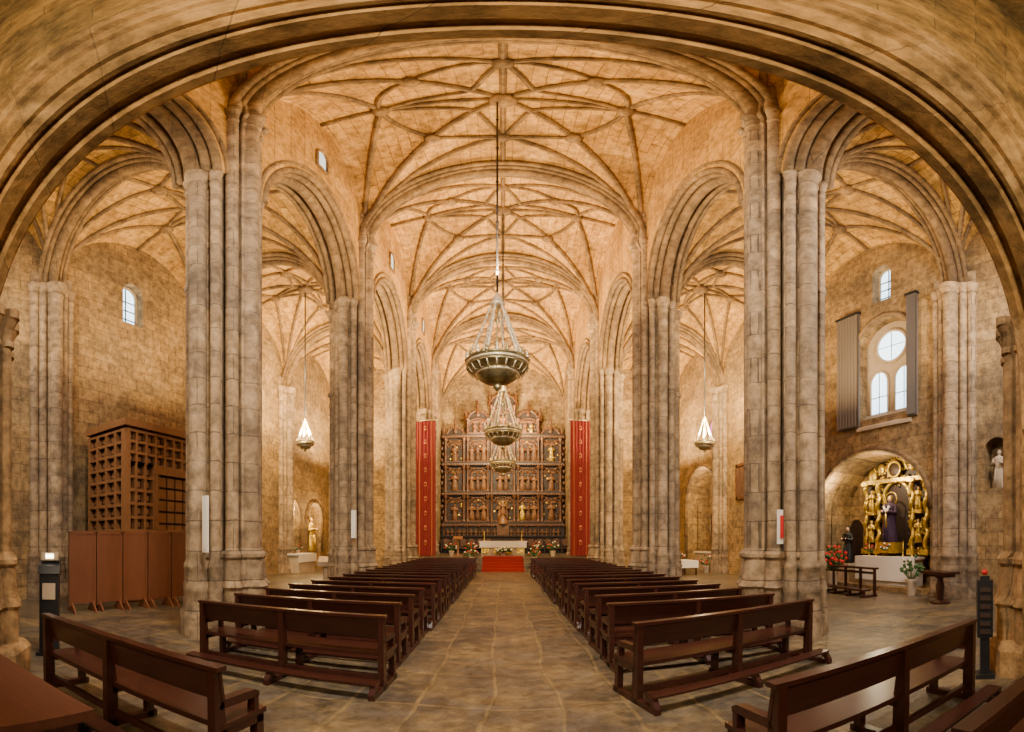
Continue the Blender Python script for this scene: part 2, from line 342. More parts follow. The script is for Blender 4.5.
# ------------------------------------------------------------------ vaults
def g(m): return max(0,1-min(1,m)**1.9)**.54
class Vault:
    def __init__(s,x0,x1,y0,y1,zs,R,dome): s.cx=(x0+x1)/2;s.hx=(x1-x0)/2;s.cy=(y0+y1)/2;s.hy=(y1-y0)/2;s.zs=zs;s.R=R;s.d=dome
    def z(s,u,v):
        return s.zs+s.R*g(min(abs(u),abs(v)))+s.d*(1-u*u)*(1-v*v)
    def p(s,u,v,off=0): return (s.cx+s.hx*u,s.cy+s.hy*v,s.z(u,v)-off)
    def build(s,name,n=36,ribr=.13,simple=False):
        b=MB(); us=[math.sin(pi/2*(-1+2*i/n)) for i in range(n+1)]
        vs=[s.p(u,v) for v in us for u in us]; fs=[]
        for j in range(n):
            for i in range(n):
                a=j*(n+1)+i; q=(a,a+1,a+n+2,a+n+1)
                if (us[i]+us[i+1])*(us[j]+us[j+1])>0: fs+=[(q[0],q[1],q[2]),(q[0],q[2],q[3])]
                else: fs+=[(q[0],q[1],q[3]),(q[1],q[2],q[3])]
        b.add(vs,fs,0,False); o=b.obj(name,[M_vault],fixn=False); s.o=o
        r=MB()
        def sweep(path,rad):
            r.tube(path,rad,8,0)
            r.tube([(p[0],p[1],p[2]-rad*.75) for p in path],rad*.55,6,0)
        def rib(pts,rad,n_=36,off=.05,ease=True):
            path=[]
            for k in range(len(pts)-1):
                for t in range(n_+1):
                    if k and t==0: continue
                    tt=t/n_
                    if ease: tt=1-math.cos(tt*pi/2)
                    u=pts[k][0]+(pts[k+1][0]-pts[k][0])*tt; v=pts[k][1]+(pts[k+1][1]-pts[k][1])*tt
                    path.append(s.p(u*.995,v*.995,off))
            sweep(path,rad)
        eu,ev=(.65,.55) if not simple else (.52,.52)
        for su in(-1,1):
            for sv in(-1,1):
                rib([(su,sv),(0,0)],ribr)
                rib([(su,sv),(0,sv*ev)],ribr*.9); rib([(su,sv),(su*eu,0)],ribr*.9)
        rib([(0,-1),(0,1)],ribr*.85,ease=False); rib([(-1,0),(1,0)],ribr*.85,ease=False)
        if not simple:
            sweep([s.p(eu*math.cos(a*pi/36),ev*math.sin(a*pi/36),.06) for a in range(73)],ribr*.8)
        for q in range(4):
            a0=q*pi/2; pts=[]
            for t in range(17):
                tt=t/16; p0=Vector((math.cos(a0)*eu,math.sin(a0)*ev)); p1=Vector((math.cos(a0+pi/2)*eu,math.sin(a0+pi/2)*ev))
                pp=p0.lerp(p1,tt)*(1-.48*math.sin(pi*tt)); pts.append(s.p(pp.x,pp.y,.06))
            sweep(pts,ribr*.75)
        for (u,v) in [(0,0),(0,ev),(0,-ev),(eu,0),(-eu,0)]+([(a*.42,c*.42) for a in(-1,1) for c in(-1,1)] if not simple else []):
            p=s.p(u,v,.14); r.lathe(p[0],p[1],[(.1,p[2]-.16),(.2,p[2]-.1),(.26,p[2]),(.2,p[2]+.12)] if (u or v) else [(.14,p[2]-.25),(.3,p[2]-.18),(.38,p[2]-.05),(.3,p[2]+.12)],12,0)
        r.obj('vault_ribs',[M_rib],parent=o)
        return o
    def trans(s,v,r0=.2,drop=.12):
        b=MB(); y=s.cy+s.hy*v
        for dy,dz,r in((0,drop+.12,r0),(-.24,drop+.02,r0*.5),(.24,drop+.02,r0*.5),(-.42,0.04,r0*.55),(.42,0.04,r0*.55)):
            b.tube([(s.cx+(s.hx-dz*.5)*math.sin(pi/2*t/24),y+dy,s.zs+(s.R-dz)*g(abs(math.sin(pi/2*t/24)))) for t in range(-24,25)],r,8,0)
        vs=[];fs=[]
        for t in range(-24,25):
            u=math.sin(pi/2*t/24)
            for dy in(-.42,.42): vs.append((s.cx+s.hx*u,y+dy,s.zs+(s.R-.06)*g(abs(u))))
        for k in range(48): fs.append((2*k,2*k+1,2*k+3,2*k+2))
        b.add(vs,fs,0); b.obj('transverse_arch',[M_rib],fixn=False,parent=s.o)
for i in range(4):
    v=Vault(-4.78,4.78,PY[i],PY[i+1],ZN,4.4,.7); v.build('ceiling',ribr=.105,n=40); v.trans(1)
ch=Vault(-5.3,5.3,29.2,37.5,ZN-.2,4.2,.5); ch.build('ceiling',ribr=.11)
for sgn in(-1,1):
    for i in range(4):
        x0,x1=sorted((sgn*5.78,sgn*(XW+.02))); v=Vault(x0,x1,PY[i],PY[i+1],ZA,3.7,.6); v.build('ceiling',n=30,ribr=.085,simple=True)
        if i<3: v.trans(1,.17)
# ------------------------------------------------------------------ choir (low basket arch + soffit wall)
def basket(t):
    a=pi*t; x=5.0*math.copysign(abs(math.cos(a))**.9,math.cos(a))
    return x,3.2+3.15*max(0,1-abs(x/5.0)**2.7)**.42
NB=120; BP=[basket(i/NB) for i in range(NB+1)]
NN=[]
for i in range(NB+1):
    x0,z0=BP[max(0,i-1)];x1,z1=BP[min(NB,i+1)]; d=Vector((x1-x0,z1-z0)); 
    if d.length<1e-6: d=Vector((0,1))
    d.normalize(); NN.append(Vector((d.y,-d.x)))
prof=[(0,2.0),(-.04,1.97),(-.04,1.88),(.06,1.84),(.06,1.8),(0,1.76),(0,1.6),(.07,1.56),(.03,1.53),(.03,1.49),(.1,1.46),(.18,1.45),(.18,1.41),(.26,1.36),(.36,1.34),(.38,1.30),(.50,1.28),(.52,1.24),(.62,1.22),(.66,1.26),(.66,1.3)]
b=MB(); vs=[];fs=[];K=len(prof)
for i in range(NB+1):
    x,z=BP[i]; n=NN[i]
    for o_,y in prof: vs.append((x+n.x*o_,y,z+n.y*o_))
for i in range(NB):
    for k in range(K-1): a=i*K+k; fs.append((a,a+1,a+K+1,a+K))
b.add(vs,fs,0,False)
for y,c,top in((1.3,K-1,10.6),(2.0,0,19.5)):
    vs=[];fs=[]
    for i in range(NB+1):
        x,z=BP[i];n=NN[i]; o_=prof[c][0]; xx,zz=x+n.x*o_,z+n.y*o_
        vs+=[(xx,y,zz),(xx,y,top)]
    for i in range(NB): fs.append((2*i,2*i+1,2*i+3,2*i+2))
    b.add(vs,fs,1)
for sgn in(-1,1):
    x0,x1=sorted((sgn*5.0,sgn*11.9)); b.box(x0,x1,1.32,1.98,0,19.5,1)
    b.add([(sgn*5.0,1.3,0),(sgn*11.9,1.3,0),(sgn*11.9,1.3,10.6),(sgn*5.0,1.3,10.6)],[(0,1,2,3)],1)
b.obj('choir_arch',[M_arch,M_chor])
b=MB(); b.box(-11.9,11.9,-6.5,1.3,10.6,10.9); b.obj('ceiling_choir',[M_chor])
# ------------------------------------------------------------------ chancel platform + steps
b=MB()
for k in range(5): b.box(-5.2,5.2,25.4+.38*k,37.4,.16*k if k else 0,.16*(k+1))
b.obj('chancel_steps',[M_floor])
b=MB()
for k in range(5):
    y=25.4+.38*k; b.box(-1.25,1.25,y-.015,y+.39,.16*(k+1),.16*(k+1)+.015); b.box(-1.25,1.25,y-.02,y,.16*k,.16*(k+1)+.015)
b.box(-1.25,1.25,27.3,29.2,.8,.815); b.obj('red_carpet',[M_carpet])
b=MB(); b.box(-1.5,1.5,29.8,30.7,.8,1.72,0); b.box(-1.65,1.65,29.7,30.8,1.72,1.8,1); b.box(-1.6,1.6,29.66,29.72,1.35,1.8,1)
for x in(-1.2,-.4,.4,1.2): b.box(x-.25,x+.25,29.76,29.8,.95,1.3,2)
for x in(-1.3,1.3): b.lathe(x,30.2,[(.1,1.8),(.03,1.85),(.03,2.2),(.07,2.22),(.025,2.25),(.025,2.5)],8,2)
b.obj('high_altar',[M_sstone,M_white,M_gold])
b=MB(); b.box(-.3,.3,-.25,.25,0,.1); b.lathe(0,0,[(.12,.1),(.07,.3),(.07,1.0),(.15,1.1)],10); b.obox((0,0,1.2),(.3,0,0),(0,.2,.08),(0,-.01,.03)); b.obj('lectern',[M_wood],(-2.9,27.9,.8))
def flowers(name,loc,r,h,kinds=(1,2),n=26,pot=True):
    b=MB()
    if pot: b.lathe(0,0,[(r*.35,0),(r*.45,h*.3),(r*.5,h*.34),(r*.4,h*.36)],10,3)
    for i in range(n):
        a=random.uniform(0,2*pi); q=r*math.sqrt(random.random()); zz=h*(.45+.5*random.random()*(1-(q/r)**2*.6))
        b.ball((q*math.cos(a),q*math.sin(a),zz),r*random.uniform(.12,.2),0,1,1,.8,6)
        if random.random()<.65: b.ball((q*1.05*math.cos(a),q*1.05*math.sin(a),zz+r*.13),r*.14,random.choice(kinds),n=6)
        b.tube([(0,0,h*.3),(q*math.cos(a),q*math.sin(a),zz)],r*.02,4,0)
    return b.obj(name,[M_leaf,M_flr,M_flw,M_sstone],loc)
for x,y,z in((-3.4,28.6,.8),(3.3,28.6,.8),(-2.2,28.9,.8),(2.3,28.9,.8),(-1.9,26.2,.48),(1.9,26.2,.48)): flowers('flower_arrangement',(x,y,z),.42,1.0,(1,2))
flowers('flower_arrangement',(0,29.05,.82),.55,.6,(2,),24)
# ------------------------------------------------------------------ retable
b=MB(); Y=36.3
edges=[-4.95,-3.1,-1.1,1.1,3.1,4.95]; tops=[10.9,12.4,13.8,12.4,10.9]
tiers=[(3.4,5.7),(5.9,8.2),(8.4,10.6)]
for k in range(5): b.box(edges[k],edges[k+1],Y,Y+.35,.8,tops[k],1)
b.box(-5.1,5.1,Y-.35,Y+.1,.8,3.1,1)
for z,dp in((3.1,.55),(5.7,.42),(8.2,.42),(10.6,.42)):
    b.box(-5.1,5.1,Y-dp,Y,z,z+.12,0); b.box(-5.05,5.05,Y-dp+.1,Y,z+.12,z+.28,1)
    for i in range(51): x=-5.0+.2*i; b.box(x,x+.08,Y-dp-.02,Y-dp+.02,z-.07,z,2)
def baluster(x,z0,z1,y,r=.13):
    h=z1-z0; b.lathe(x,y,[(r*1.3,z0),(r*1.3,z0+.06*h),(r*.7,z0+.1*h),(r*1.1,z0+.22*h),(r*.6,z0+.36*h),(r*.75,z0+.6*h),(r*.6,z0+.86*h),(r*1.3,z0+.93*h),(r*1.4,z1)],8,0)
def cell(x0,x1,z0,z1,nf):
    c=(x0+x1)/2; hw=(x1-x0)/2-.24; zs=z0+(z1-z0)*.68
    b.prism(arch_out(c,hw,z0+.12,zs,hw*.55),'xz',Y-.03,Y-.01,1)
    b.tube([(p[0],Y-.1,p[1]) for p in arch_out(c,hw,z0+.1,zs,hw*.6)[1:]],.06,6,0)
    for a in range(9):
        t=pi*a/8; b.tube([(c,Y-.06,zs+.08),(c+hw*.9*math.cos(t),Y-.1,zs+.08+hw*.45*math.sin(t))],.025,5,2)
    for sx in(-1,1):
        baluster(c+sx*(hw+.08),z0,z1-.08,Y-.22)
        for q in range(3): b.ball((c+sx*hw*(.95-.22*q),Y-.12,z1-.2-.05*q),.09,0 if q%2 else 2,n=8)
    b.box(c-hw,c+hw,Y-.3,Y,z0,z0+.12,0)
    for i in range(nf):
        xx=c+(i-(nf-1)/2)*.5; hh=(zs-z0)*random.uniform(.85,1.0)
        statue(b,xx,Y-.17,z0+.12,hh,(2,0,2)[i%3] if random.random()<.85 else 3,2)
    for i in range(16): b.ball((c+random.uniform(-hw,hw)*.9,Y-.05,random.uniform(z0+.3,z1-.3)),random.uniform(.06,.12),0 if i%5 else 3,1,.5,1,8)
for (z0,z1) in tiers:
    for k in range(5): cell(edges[k],edges[k+1],z0,z1,1 if k in(0,4) else (3 if k!=2 else 2))
for k in(1,3): cell(edges[k],edges[k+1],10.88,12.3,2)
cell(edges[2],edges[3],10.88,13.5,1)
for i in range(10):
    x=-4.9+i*.98; b.box(x+.08,x+.9,Y-.4,Y-.35,1.9,2.95,1); baluster(x,1.8,3.1,Y-.45,.08)
    for q in range(2): statue(b,x+.3+.38*q,Y-.42,1.95,.85,0,2)
def gable(c,hw,z,h):
    b.tube([(c+hw*math.cos(pi*t/16),Y,z+h*math.sin(pi*t/16)) for t in range(17)],.08,6,0)
    b.prism([(c+hw*math.cos(pi*t/16),z+h*math.sin(pi*t/16)) for t in range(17)],'xz',Y,Y+.25,1)
    b.ball((c,Y-.05,z+h*.45),h*.3,0,1,.4,1)
    for q in range(7):
        t=pi*(q+.5)/7; b.ball((c+(hw+.1)*math.cos(t),Y,z+(h+.12)*math.sin(t)),.09,0,1,.7,1.4,6)
gable(0,1.0,13.8,.7)
for s_ in(-1,1): gable(s_*2.1,.75,12.4,.6); gable(s_*4.0,.7,10.9,.6)
for x,z in((-4.95,10.9),(-3.1,12.4),(-1.1,13.8),(1.1,13.8),(3.1,12.4),(4.95,10.9),(-4.0,11.5),(4.0,11.5),(-2.1,13.0),(2.1,13.0)):
    b.lathe(x,Y-.05,[(.16,z-.3),(.16,z),(.08,z+.1),(.14,z+.35),(.05,z+.6),(.09,z+.75),(.01,z+1.0)],8,0)
b.box(-.06,.06,Y-.1,Y,14.4,15.5,0); b.box(-.4,.4,Y-.1,Y,15.05,15.17,0)
for s_ in(-1,1):
    for i in range(20):
        z=1.2+i*.5; b.ball((s_*(5.02+.1*(i%2)),Y-.05,z),.13,0,1,.6,1.4,8)
b.box(-.5,.5,Y-.75,Y-.35,1.8,3.2,0); b.lathe(0,Y-.6,[(.42,3.2),(.36,3.5),(.2,3.75),(.03,3.95)],12,2)
statue(b,0,Y-.5,3.9,1.2,2,4)
for k in range(9):
    a=pi*k/8; b.tube([(.2*math.cos(a),Y-.4,4.8+.2*math.sin(a)),(.38*math.cos(a),Y-.38,4.8+.38*math.sin(a))],.02,4,3)
b.obj('altar_retable',[M_ret,M_retd,M_fig,M_gold,M_skin])
b=MB()
b.box(-5.0,5.0,35.2,35.35,.8,2.15,0); b.box(-5.05,5.05,35.05,35.5,2.15,2.25,0)
for i in range(15):
    x=-4.95+i*.69
    if abs(x+.3)<1.0: continue
    b.box(x-.04,x+.04,34.6,35.3,.8,1.75,0); b.box(x+.05,x+.6,34.75,35.2,1.2,1.27,1); b.prism(arch_out(x+.33,.22,1.4,1.85,.15,8),'xz',35.17,35.2,1)
    b.ball((x,34.62,1.8),.07,1)
b.obj('choir_stalls',[M_retd,M_ret])
for sgn in(-1,1):
    b=MB(); n=24; vs=[]
    for i in range(n+1):
        x=-.66+1.32*i/n; y=.05*math.sin(i*1.6); vs+=[(x,y,-.35),(x,y,8.6)]
    for i in range(n):
        m_=1 if i in(4,19) else 0; b.add([vs[2*i],vs[2*i+1],vs[2*i+3],vs[2*i+2]],[(0,1,2,3)],m_,True)
    b.tube([(-.78,0,8.65),(.78,0,8.65)],.05,8,2)
    for sx in(-1,1): b.ball((sx*.8,0,8.65),.08,2)
    for i in range(9):
        z=.5+i*.95; b.ball((0,-.05,z),.13,1,.8,.15,1.3,8); b.ball((0,-.06,z),.08,0,1,.3,1.2,8)
    b.tube([(-.6,0,8.65),(-.2,.3,9.9)],.015,4,2); b.tube([(.6,0,8.65),(.2,.3,9.9)],.015,4,2)
    b.obj('red_banner',[M_red,M_redg,M_brass],(sgn*5.0,27.8,1.2),0,fixn=False)
# ------------------------------------------------------------------ chandeliers
def chandelier(x,y,z,s_,ztop):
    b=MB()
    b.lathe(0,0,[(.02,-.62),(.07,-.58),(.13,-.50),(.07,-.43),(.16,-.40),(.34,-.35),(.50,-.25),(.58,-.12),(.60,.0),(.56,.02),(.3,-.05),(.1,.1),(.06,.5),(.12,.6),(.05,.7)],32,0)
    b.lathe(0,0,[(.60,-.06),(.74,.02),(.80,.06),(.86,.08),(.86,.12),(.83,.14),(.83,.28),(.86,.30),(.86,.34),(.80,.34),(.80,.1),(.62,.02)],32,0)
    b.lathe(0,0,[(.845,.17),(.87,.2),(.845,.24)],32,1); b.lathe(0,0,[(.56,-.14),(.62,-.11),(.58,-.08)],32,1)
    for k in range(20):
        a=2*pi*k/20; cx,cy=.84*math.cos(a),.84*math.sin(a)
        b.lathe(cx,cy,[(.05,.33),(.07,.39),(.02,.43),(.05,.49),(.01,.58)],6,1 if k%2 else 0)
        b.tube([(.6*math.cos(a),.6*math.sin(a),-.05),(.72*math.cos(a),.72*math.sin(a),-.1),(.84*math.cos(a),.84*math.sin(a),.1)],.02,5,1)
    for k in range(6):
        a=2*pi*k/6+.2; P0=Vector((.82*math.cos(a),.82*math.sin(a),.3)); P1=Vector((.14*math.cos(a),.14*math.sin(a),2.35))
        for i in range(30):
            p=P0.lerp(P1,i/29); p.z-=.1*math.sin(pi*i/29); b.ball(p,.06 if i%3 else .035,1,.8,.8,1.2,6)
    b.lathe(0,0,[(.03,.6),(.02,1.6),(.08,1.7),(.02,1.8),(.02,2.2)],8,0)
    b.lathe(0,0,[(.03,2.2),(.2,2.26),(.22,2.32),(.12,2.4),(.16,2.5),(.08,2.6),(.03,2.75)],12,1)
    b.tube([(0,0,2.7),(0,0,(ztop-z)/s_)],.03/s_,6,3)
    zz=3.6
    while z+zz*s_<ztop-1: b.ball((0,0,zz),.06,3,n=6); zz+=2.2
    o=b.obj('chandelier',[M_brass,M_chain,M_lamp,M_black],(x,y,z)); o.scale=(s_,s_,s_); return o
for y in(10.7,18.1,25.5): chandelier(0 if y>11 else -.14,y,6.2,.9,18.75)
chandelier(-8.85,18.1,6.3,.5,14.85); chandelier(9.05,18.1,6.3,.55,14.85)
# ------------------------------------------------------------------ pews
def pew_mesh(L):
    b=MB(); h=L/2
    for x in(-h+.04,0,h-.04):
        w=.035
        b.prism([(-.06,.0),(.06,.0),(.05,.45),(-.02,.93),(-.075,.93)],'yz',x-w,x+w)
        b.prism([(.40,0),(.48,0),(.47,.43),(.39,.43)],'yz',x-w,x+w)
        b.box(x-w,x+w,-.42,.52,.0,.07); b.box(x-w,x+w,.0,.47,.36,.43)
        if x: b.prism([(-.02,.62),(.0,.67),(.36,.66),(.42,.63),(.42,.59),(-.02,.6)],'yz',x-w,x+w); b.box(x-w,x+w,.36,.41,.43,.6)
        b.prism([(-.42,.07),(-.34,.07),(-.2,.18),(-.34,.18)],'yz',x-w,x+w)
    b.box(-h,h,.0,.50,.43,.475)
    b.prism([(-.0,.66),(.03,.66),(-.01,.90),(-.04,.90)],'yz',-h,h)
    b.prism([(-.08,.90),(.02,.90),(.02,.935),(-.08,.935)],'yz',-h-.02,h+.02)
    b.box(-h+.06,h-.06,.41,.44,.32,.40)
    b.prism([(-.38,.17),(-.22,.18),(-.22,.205),(-.38,.195)],'yz',-h+.02,h-.02)
    b.box(-h+.02,h-.02,.02,.06,.12,.18)
    return b
pm=pew_mesh(2.72).mesh('pew_mesh',[M_pew]); pml=pew_mesh(2.9).mesh('pew_long',[M_pew])
fixm(pm); fixm(pml)
put(pm,'pew',(-2.70,4.88,0),-.02)
put(pml,'pew',(2.78,4.66,0),.2)
for k in range(1,19):
    y=4.95+.97*k; put(pm,'pew',(-2.78+random.uniform(-.04,.04),y,0),random.uniform(-.02,.02)); put(pm,'pew',(2.82+random.uniform(-.04,.04),y+(-.05),0),random.uniform(.0,.06) if k<3 else random.uniform(-.02,.02))
put(pm,'pew',(-3.12,2.47,0),-.09); put(pm,'pew',(2.85,2.2,0),.06)
put(pm,'pew',(3.0,.98,0),.02)
b=MB(); b.box(-.9,.9,-.4,.4,.84,.9); b.box(-.84,.84,-.34,.34,.74,.84)
for sx in(-.8,.8):
    for sy in(-.3,.3): b.box(sx-.04,sx+.04,sy-.04,sy+.04,0,.74)
b.obj('table',[M_table],(-2.7,.95,0),-.05)
# ------------------------------------------------------------------ left aisle
b=MB(); x0,x1,y0,y1,z1=-11.35,-9.5,8.05,11.3,5.3
b.box(x0,x1-.16,y0+.16,y1-.06,0,z1-.1,1)
def bars(face,a0,a1,z0,z1,na,nz,mat=0,w=.055):
    for i in range(na+1):
        a=a0+(a1-a0)*i/na
        if face=='s': b.box(a-w,a+w,y0,y0+.2,z0,z1,mat)
        else: b.box(x1-.2,x1,a-w,a+w,z0,z1,mat)
    for k in range(nz+1):
        z=z0+(z1-z0)*k/nz
        if face=='s': b.box(a0,a1,y0+.01,y0+.2,z-w,z+w,mat)
        else: b.box(x1-.2,x1-.01,a0,a1,z-w,z+w,mat)
    for i in range(na):
        for k in range(nz):
            ac=a0+(a1-a0)*(i+.5)/na; zc=z0+(z1-z0)*(k+.5)/nz; r=.2*(z1-z0)/nz; r2=.2*(a1-a0)/na
            if face=='s': b.box(ac-r2,ac+r2,y0+.12,y0+.18,zc-r,zc+r,0)
            else: b.box(x1-.18,x1-.12,ac-r2,ac+r2,zc-r,zc+r,0)
bars('s',x0+.05,x1-.05,2.1,5.1,4,8,w=.045)
bars('e',y0+.05,y1-.05,4.1,5.1,8,3,w=.045); bars('e',y0+.05,9.2,2.1,4.1,3,5,w=.045)
b.box(x1-.1,x1+.03,9.25,9.37,1.9,4.0); b.box(x1-.1,x1+.03,10.95,11.07,1.9,4.0); b.box(x1-.1,x1+.05,9.2,11.1,3.85,4.05)
for i in range(4):
    for k in range(5):
        b.box(x1-.14,x1-.04,9.43+i*.38,9.74+i*.38,2.0+k*.37,2.3+k*.37)
b.box(x0,x1+.08,y0-.08,y1,5.2,5.42); b.box(x0,x1+.02,y0-.02,y1,1.95,2.15); b.box(x0,x1,y0,y1,0,.3)
b.obj('coffered_organ_case',[M_wood,M_woodd])
L=Vector((-9.15,5.9,0)); R=Vector((-8.2,9.5,0)); d=(R-L); ln=d.length; ang=math.atan2(d.y,d.x)
b=MB(); n=5
for k in range(n):
    a=k*ln/n; e=a+ln/n-.03
    b.box(a,e,-.02,.02,.22,2.02,0); b.box(a,a+.06,-.035,.035,.15,2.04,0); b.box(e-.06,e,-.035,.035,.15,2.04,0); b.box(a,e,-.035,.035,1.97,2.05,0)
    for q in(a+.08,e-.08): b.prism([(-.3,0),(.3,0),(.28,.05),(.04,.25),(-.04,.25),(-.28,.05)],'yz',q-.02,q+.02,0)
b.obj('partition_screen',[M_ply],tuple(L),ang)
b=MB(); b.box(-.2,.2,-.15,.15,0,.05); b.box(-.15,.15,-.1,.1,.05,1.3); b.prism([(-.14,1.3),(.1,1.3),(.1,1.5),(-.1,1.42)],'yz',-.17,.17,0); b.box(-.1,.1,-.125,-.1,.9,1.15,1); b.box(-.13,.13,-.02,.08,1.5,1.62,1); b.box(-.06,.06,-.03,-.02,1.53,1.6,2)
b.obj('donation_kiosk',[M_black,M_sstone,M_lamp],(-5.85,3.42,0),.9)
b=MB(); b.box(-.12,.12,-.12,.12,0,.06); b.box(-.06,.06,-.05,.05,.06,1.35); b.box(-.1,.1,-.07,.07,.55,1.3)
for k in range(6): b.box(-.07,.07,-.085,-.07,.6+k*.11,.66+k*.11,1)
b.ball((0,0,1.4),.04,2)
b.obj('loudspeaker_stand',[M_black,M_woodd,M_flr],(5.0,2.5,0),-1.0)
b=MB(); b.box(-.07,.07,-.02,.02,0,1.0); b.box(-.05,.05,-.03,-.02,.05,.95); b.obj('notice_panel',[M_white],(-4.85,5.95,1.6),-.2)
b=MB(); b.box(-.05,.05,-.03,.03,0,.6); b.box(-.035,.035,-.05,-.03,.1,.5,1); b.obj('notice_panel',[M_white,M_flr],(4.55,6.15,1.75),.25)
b=MB(); b.box(-.07,.07,-.06,.06,0,.9); b.obj('wall_loudspeaker',[M_white],(-4.75,13.3,1.9))
for y in(22.4,25.7):
    b=MB(); statue(b,-12.15,y,1.12,2.2,0,1,(1,0)); b.obj('saint_statue',[M_gold,M_skin])
b=MB(); b.box(-11.8,-10.9,21.5,23.6,0,1.0); b.box(-11.85,-10.85,21.4,23.7,1.0,1.08,1); b.box(-10.86,-10.83,21.4,23.7,.6,1.08,1); b.obj('side_altar',[M_sstone,M_white])
flowers('flower_arrangement',(-11.2,22.0,1.08),.25,.6,(2,1),16)
b=MB(); b.box(-.35,.35,-.35,.35,0,.15); b.lathe(0,0,[(.24,.15),(.18,.25),(.2,.75),(.3,.85)],8,0,False); b.obox((0,0,.98),(.38,0,0),(0,.33,.1),(0,-.03,.09)); b.obj('stone_lectern',[M_sstone],(-6.9,16.2,0),.3)
b=MB(); b.box(12.0,12.8,23.0,25.4,0,1.05); b.box(11.95,12.85,22.9,25.5,1.05,1.12,1); b.obj('side_altar',[M_sstone,M_white])
b=MB(); statue(b,13.1,24.2,1.9,1.6,0,1,(-1,0)); b.box(12.9,13.3,23.9,24.5,1.1,1.9,2); b.obj('saint_statue',[M_ret,M_skin,M_wood])
for y in(22.2,26.0): flowers('flower_arrangement',(11.2,y,0),.45,1.1,(1,2),22)
b=MB(); b.box(9.0,9.9,20.6,22.2,.7,.76,0); 
for sx in(9.05,9.8):
    for sy in(20.65,22.1): b.box(sx,sx+.06,sy,sy+.06,0,.7,0)
b.box(8.98,9.92,20.58,22.22,.76,.78,1); b.box(8.97,8.99,20.58,22.22,.4,.78,1); b.box(8.98,9.92,20.57,20.59,.4,.78,1); b.obj('table',[M_pew,M_white])
b=MB(); b.box(XW-.08,XW-.02,18.8,19.8,4.1,5.8,1); 
for a in((18.7,18.85,4.0,5.9),(19.75,19.9,4.0,5.9),(18.7,19.9,4.0,4.15),(18.7,19.9,5.75,5.9)): b.box(XW-.13,XW-.02,*a,0)
b.obj('framed_painting',[M_ret,M_paint])
b=MB(); b.prism(arch_out(22.7,.3,7.4,8.7,.3),'yz',XW-.04,XW-.01,0); b.tube([(XW-.05,p[0],p[1]) for p in arch_out(22.7,.35,7.35,8.7,.35)],.07,6,1,closed=True); b.obj('window_4',[M_stain,M_rib])
# ------------------------------------------------------------------ right chapel
b=MB(); X=13.2; C=10.3
b.box(X,X+.3,C-1.6,C+1.6,1.2,4.1,1); b.prism([(C+1.6*math.cos(pi*t/16),4.1+.8*math.sin(pi*t/16)) for t in range(17)],'yz',X,X+.3,1)
b.prism(arch_out(C,.55,1.9,3.5,.5),'yz',X-.02,X,1)
b.tube([(X-.08,p[0],p[1]) for p in arch_out(C,.62,1.9,3.5,.6)[1:]],.08,8,0)
for s_ in(-1,1):
    for q,r in((.82,.09),(1.45,.09)):
        y=C+s_*q
        b.tube([(X-.2+.05*math.cos(k*.9),y+.05*math.sin(k*.9),1.5+k*.1) for k in range(26)],r,8,0)
        b.box(X-.35,X,y-.16,y+.16,1.3,1.5,0); b.box(X-.35,X,y-.16,y+.16,4.0,4.15,0)
    b.ball((X-.1,C+s_*1.2,4.4),.22,0,.6,1,1.2); b.ball((X-.1,C+s_*.75,4.65),.17,0,.6,1,1.2)
    statue(b,X-.25,C+s_*1.13,1.75,.85,0,3,(-1,0)); statue(b,X-.25,C+s_*1.13,2.95,.85,0,3,(-1,0)); b.box(X-.35,X,C+s_*1.13-.2,C+s_*1.13+.2,2.82,2.95,0)
b.box(X-.3,X,C-1.6,C+1.6,4.05,4.2,0); b.ball((X-.15,C,4.55),.3,1,.4,1,1); b.tube([(X-.25,C+.3*math.cos(a*pi/10),4.55+.3*math.sin(a*pi/10)) for a in range(20)],.05,6,0,closed=True)
for k in range(26):
    a=pi*k/25; b.tube([(X-.1,C+.36*math.cos(a),4.55+.36*math.sin(a)),(X-.12,C+(.55+.08*(k%2))*math.cos(a),4.55+(.45+.08*(k%2))*math.sin(a))],.025,4,0)
random.seed(3)
for k in range(420):
    y=C+random.uniform(-1.55,1.55); z=random.uniform(1.25,4.75)
    if abs(y-C)<.5 and z<3.9: continue
    if z>4.1 and abs(y-C)>1.3: continue
    b.ball((X-.03,y,z),random.uniform(.03,.075),0 if k%6 else 1,1.2,1,1,6)
b.obj('gilded_retable',[M_gold,M_woodd,M_lamp,M_skin,M_red])
b=MB(); statue(b,X-.5,C,1.75,1.75,0,1,(-1,0),mh=2,sx=1.15)
b.tube([(X-.42,C+.27*math.cos(a*pi/10),3.38+.27*math.sin(a*pi/10)) for a in range(20)],.025,5,2,closed=True)
b.box(X-.8,X-.2,C-.4,C+.4,1.35,1.75,2); b.tube([(X-.7,C-.13,3.1),(X-.74,C,2.85),(X-.7,C+.13,3.1)],.05,5,3); b.tube([(X-.74,C,2.85),(X-.72,C,2.3)],.04,5,2)
b.obj('virgin_statue',[M_velv,M_skin,M_gold,M_white])
b=MB(); b.box(12.3,12.85,C-1.4,C+1.2,.18,1.15,1); b.box(12.2,12.85,C-1.5,C+1.3,1.15,1.23,1); b.box(12.17,12.22,C-1.5,C+1.3,.35,1.23,1)
for y in(-1.1,-.7,.6,.95): b.lathe(12.6,C+y,[(.08,1.23),(.02,1.28),(.02,1.5),(.035,1.52),(.02,1.54),(.02,1.8)],8,2)
b.obj('side_altar',[M_sstone,M_white,M_gold])
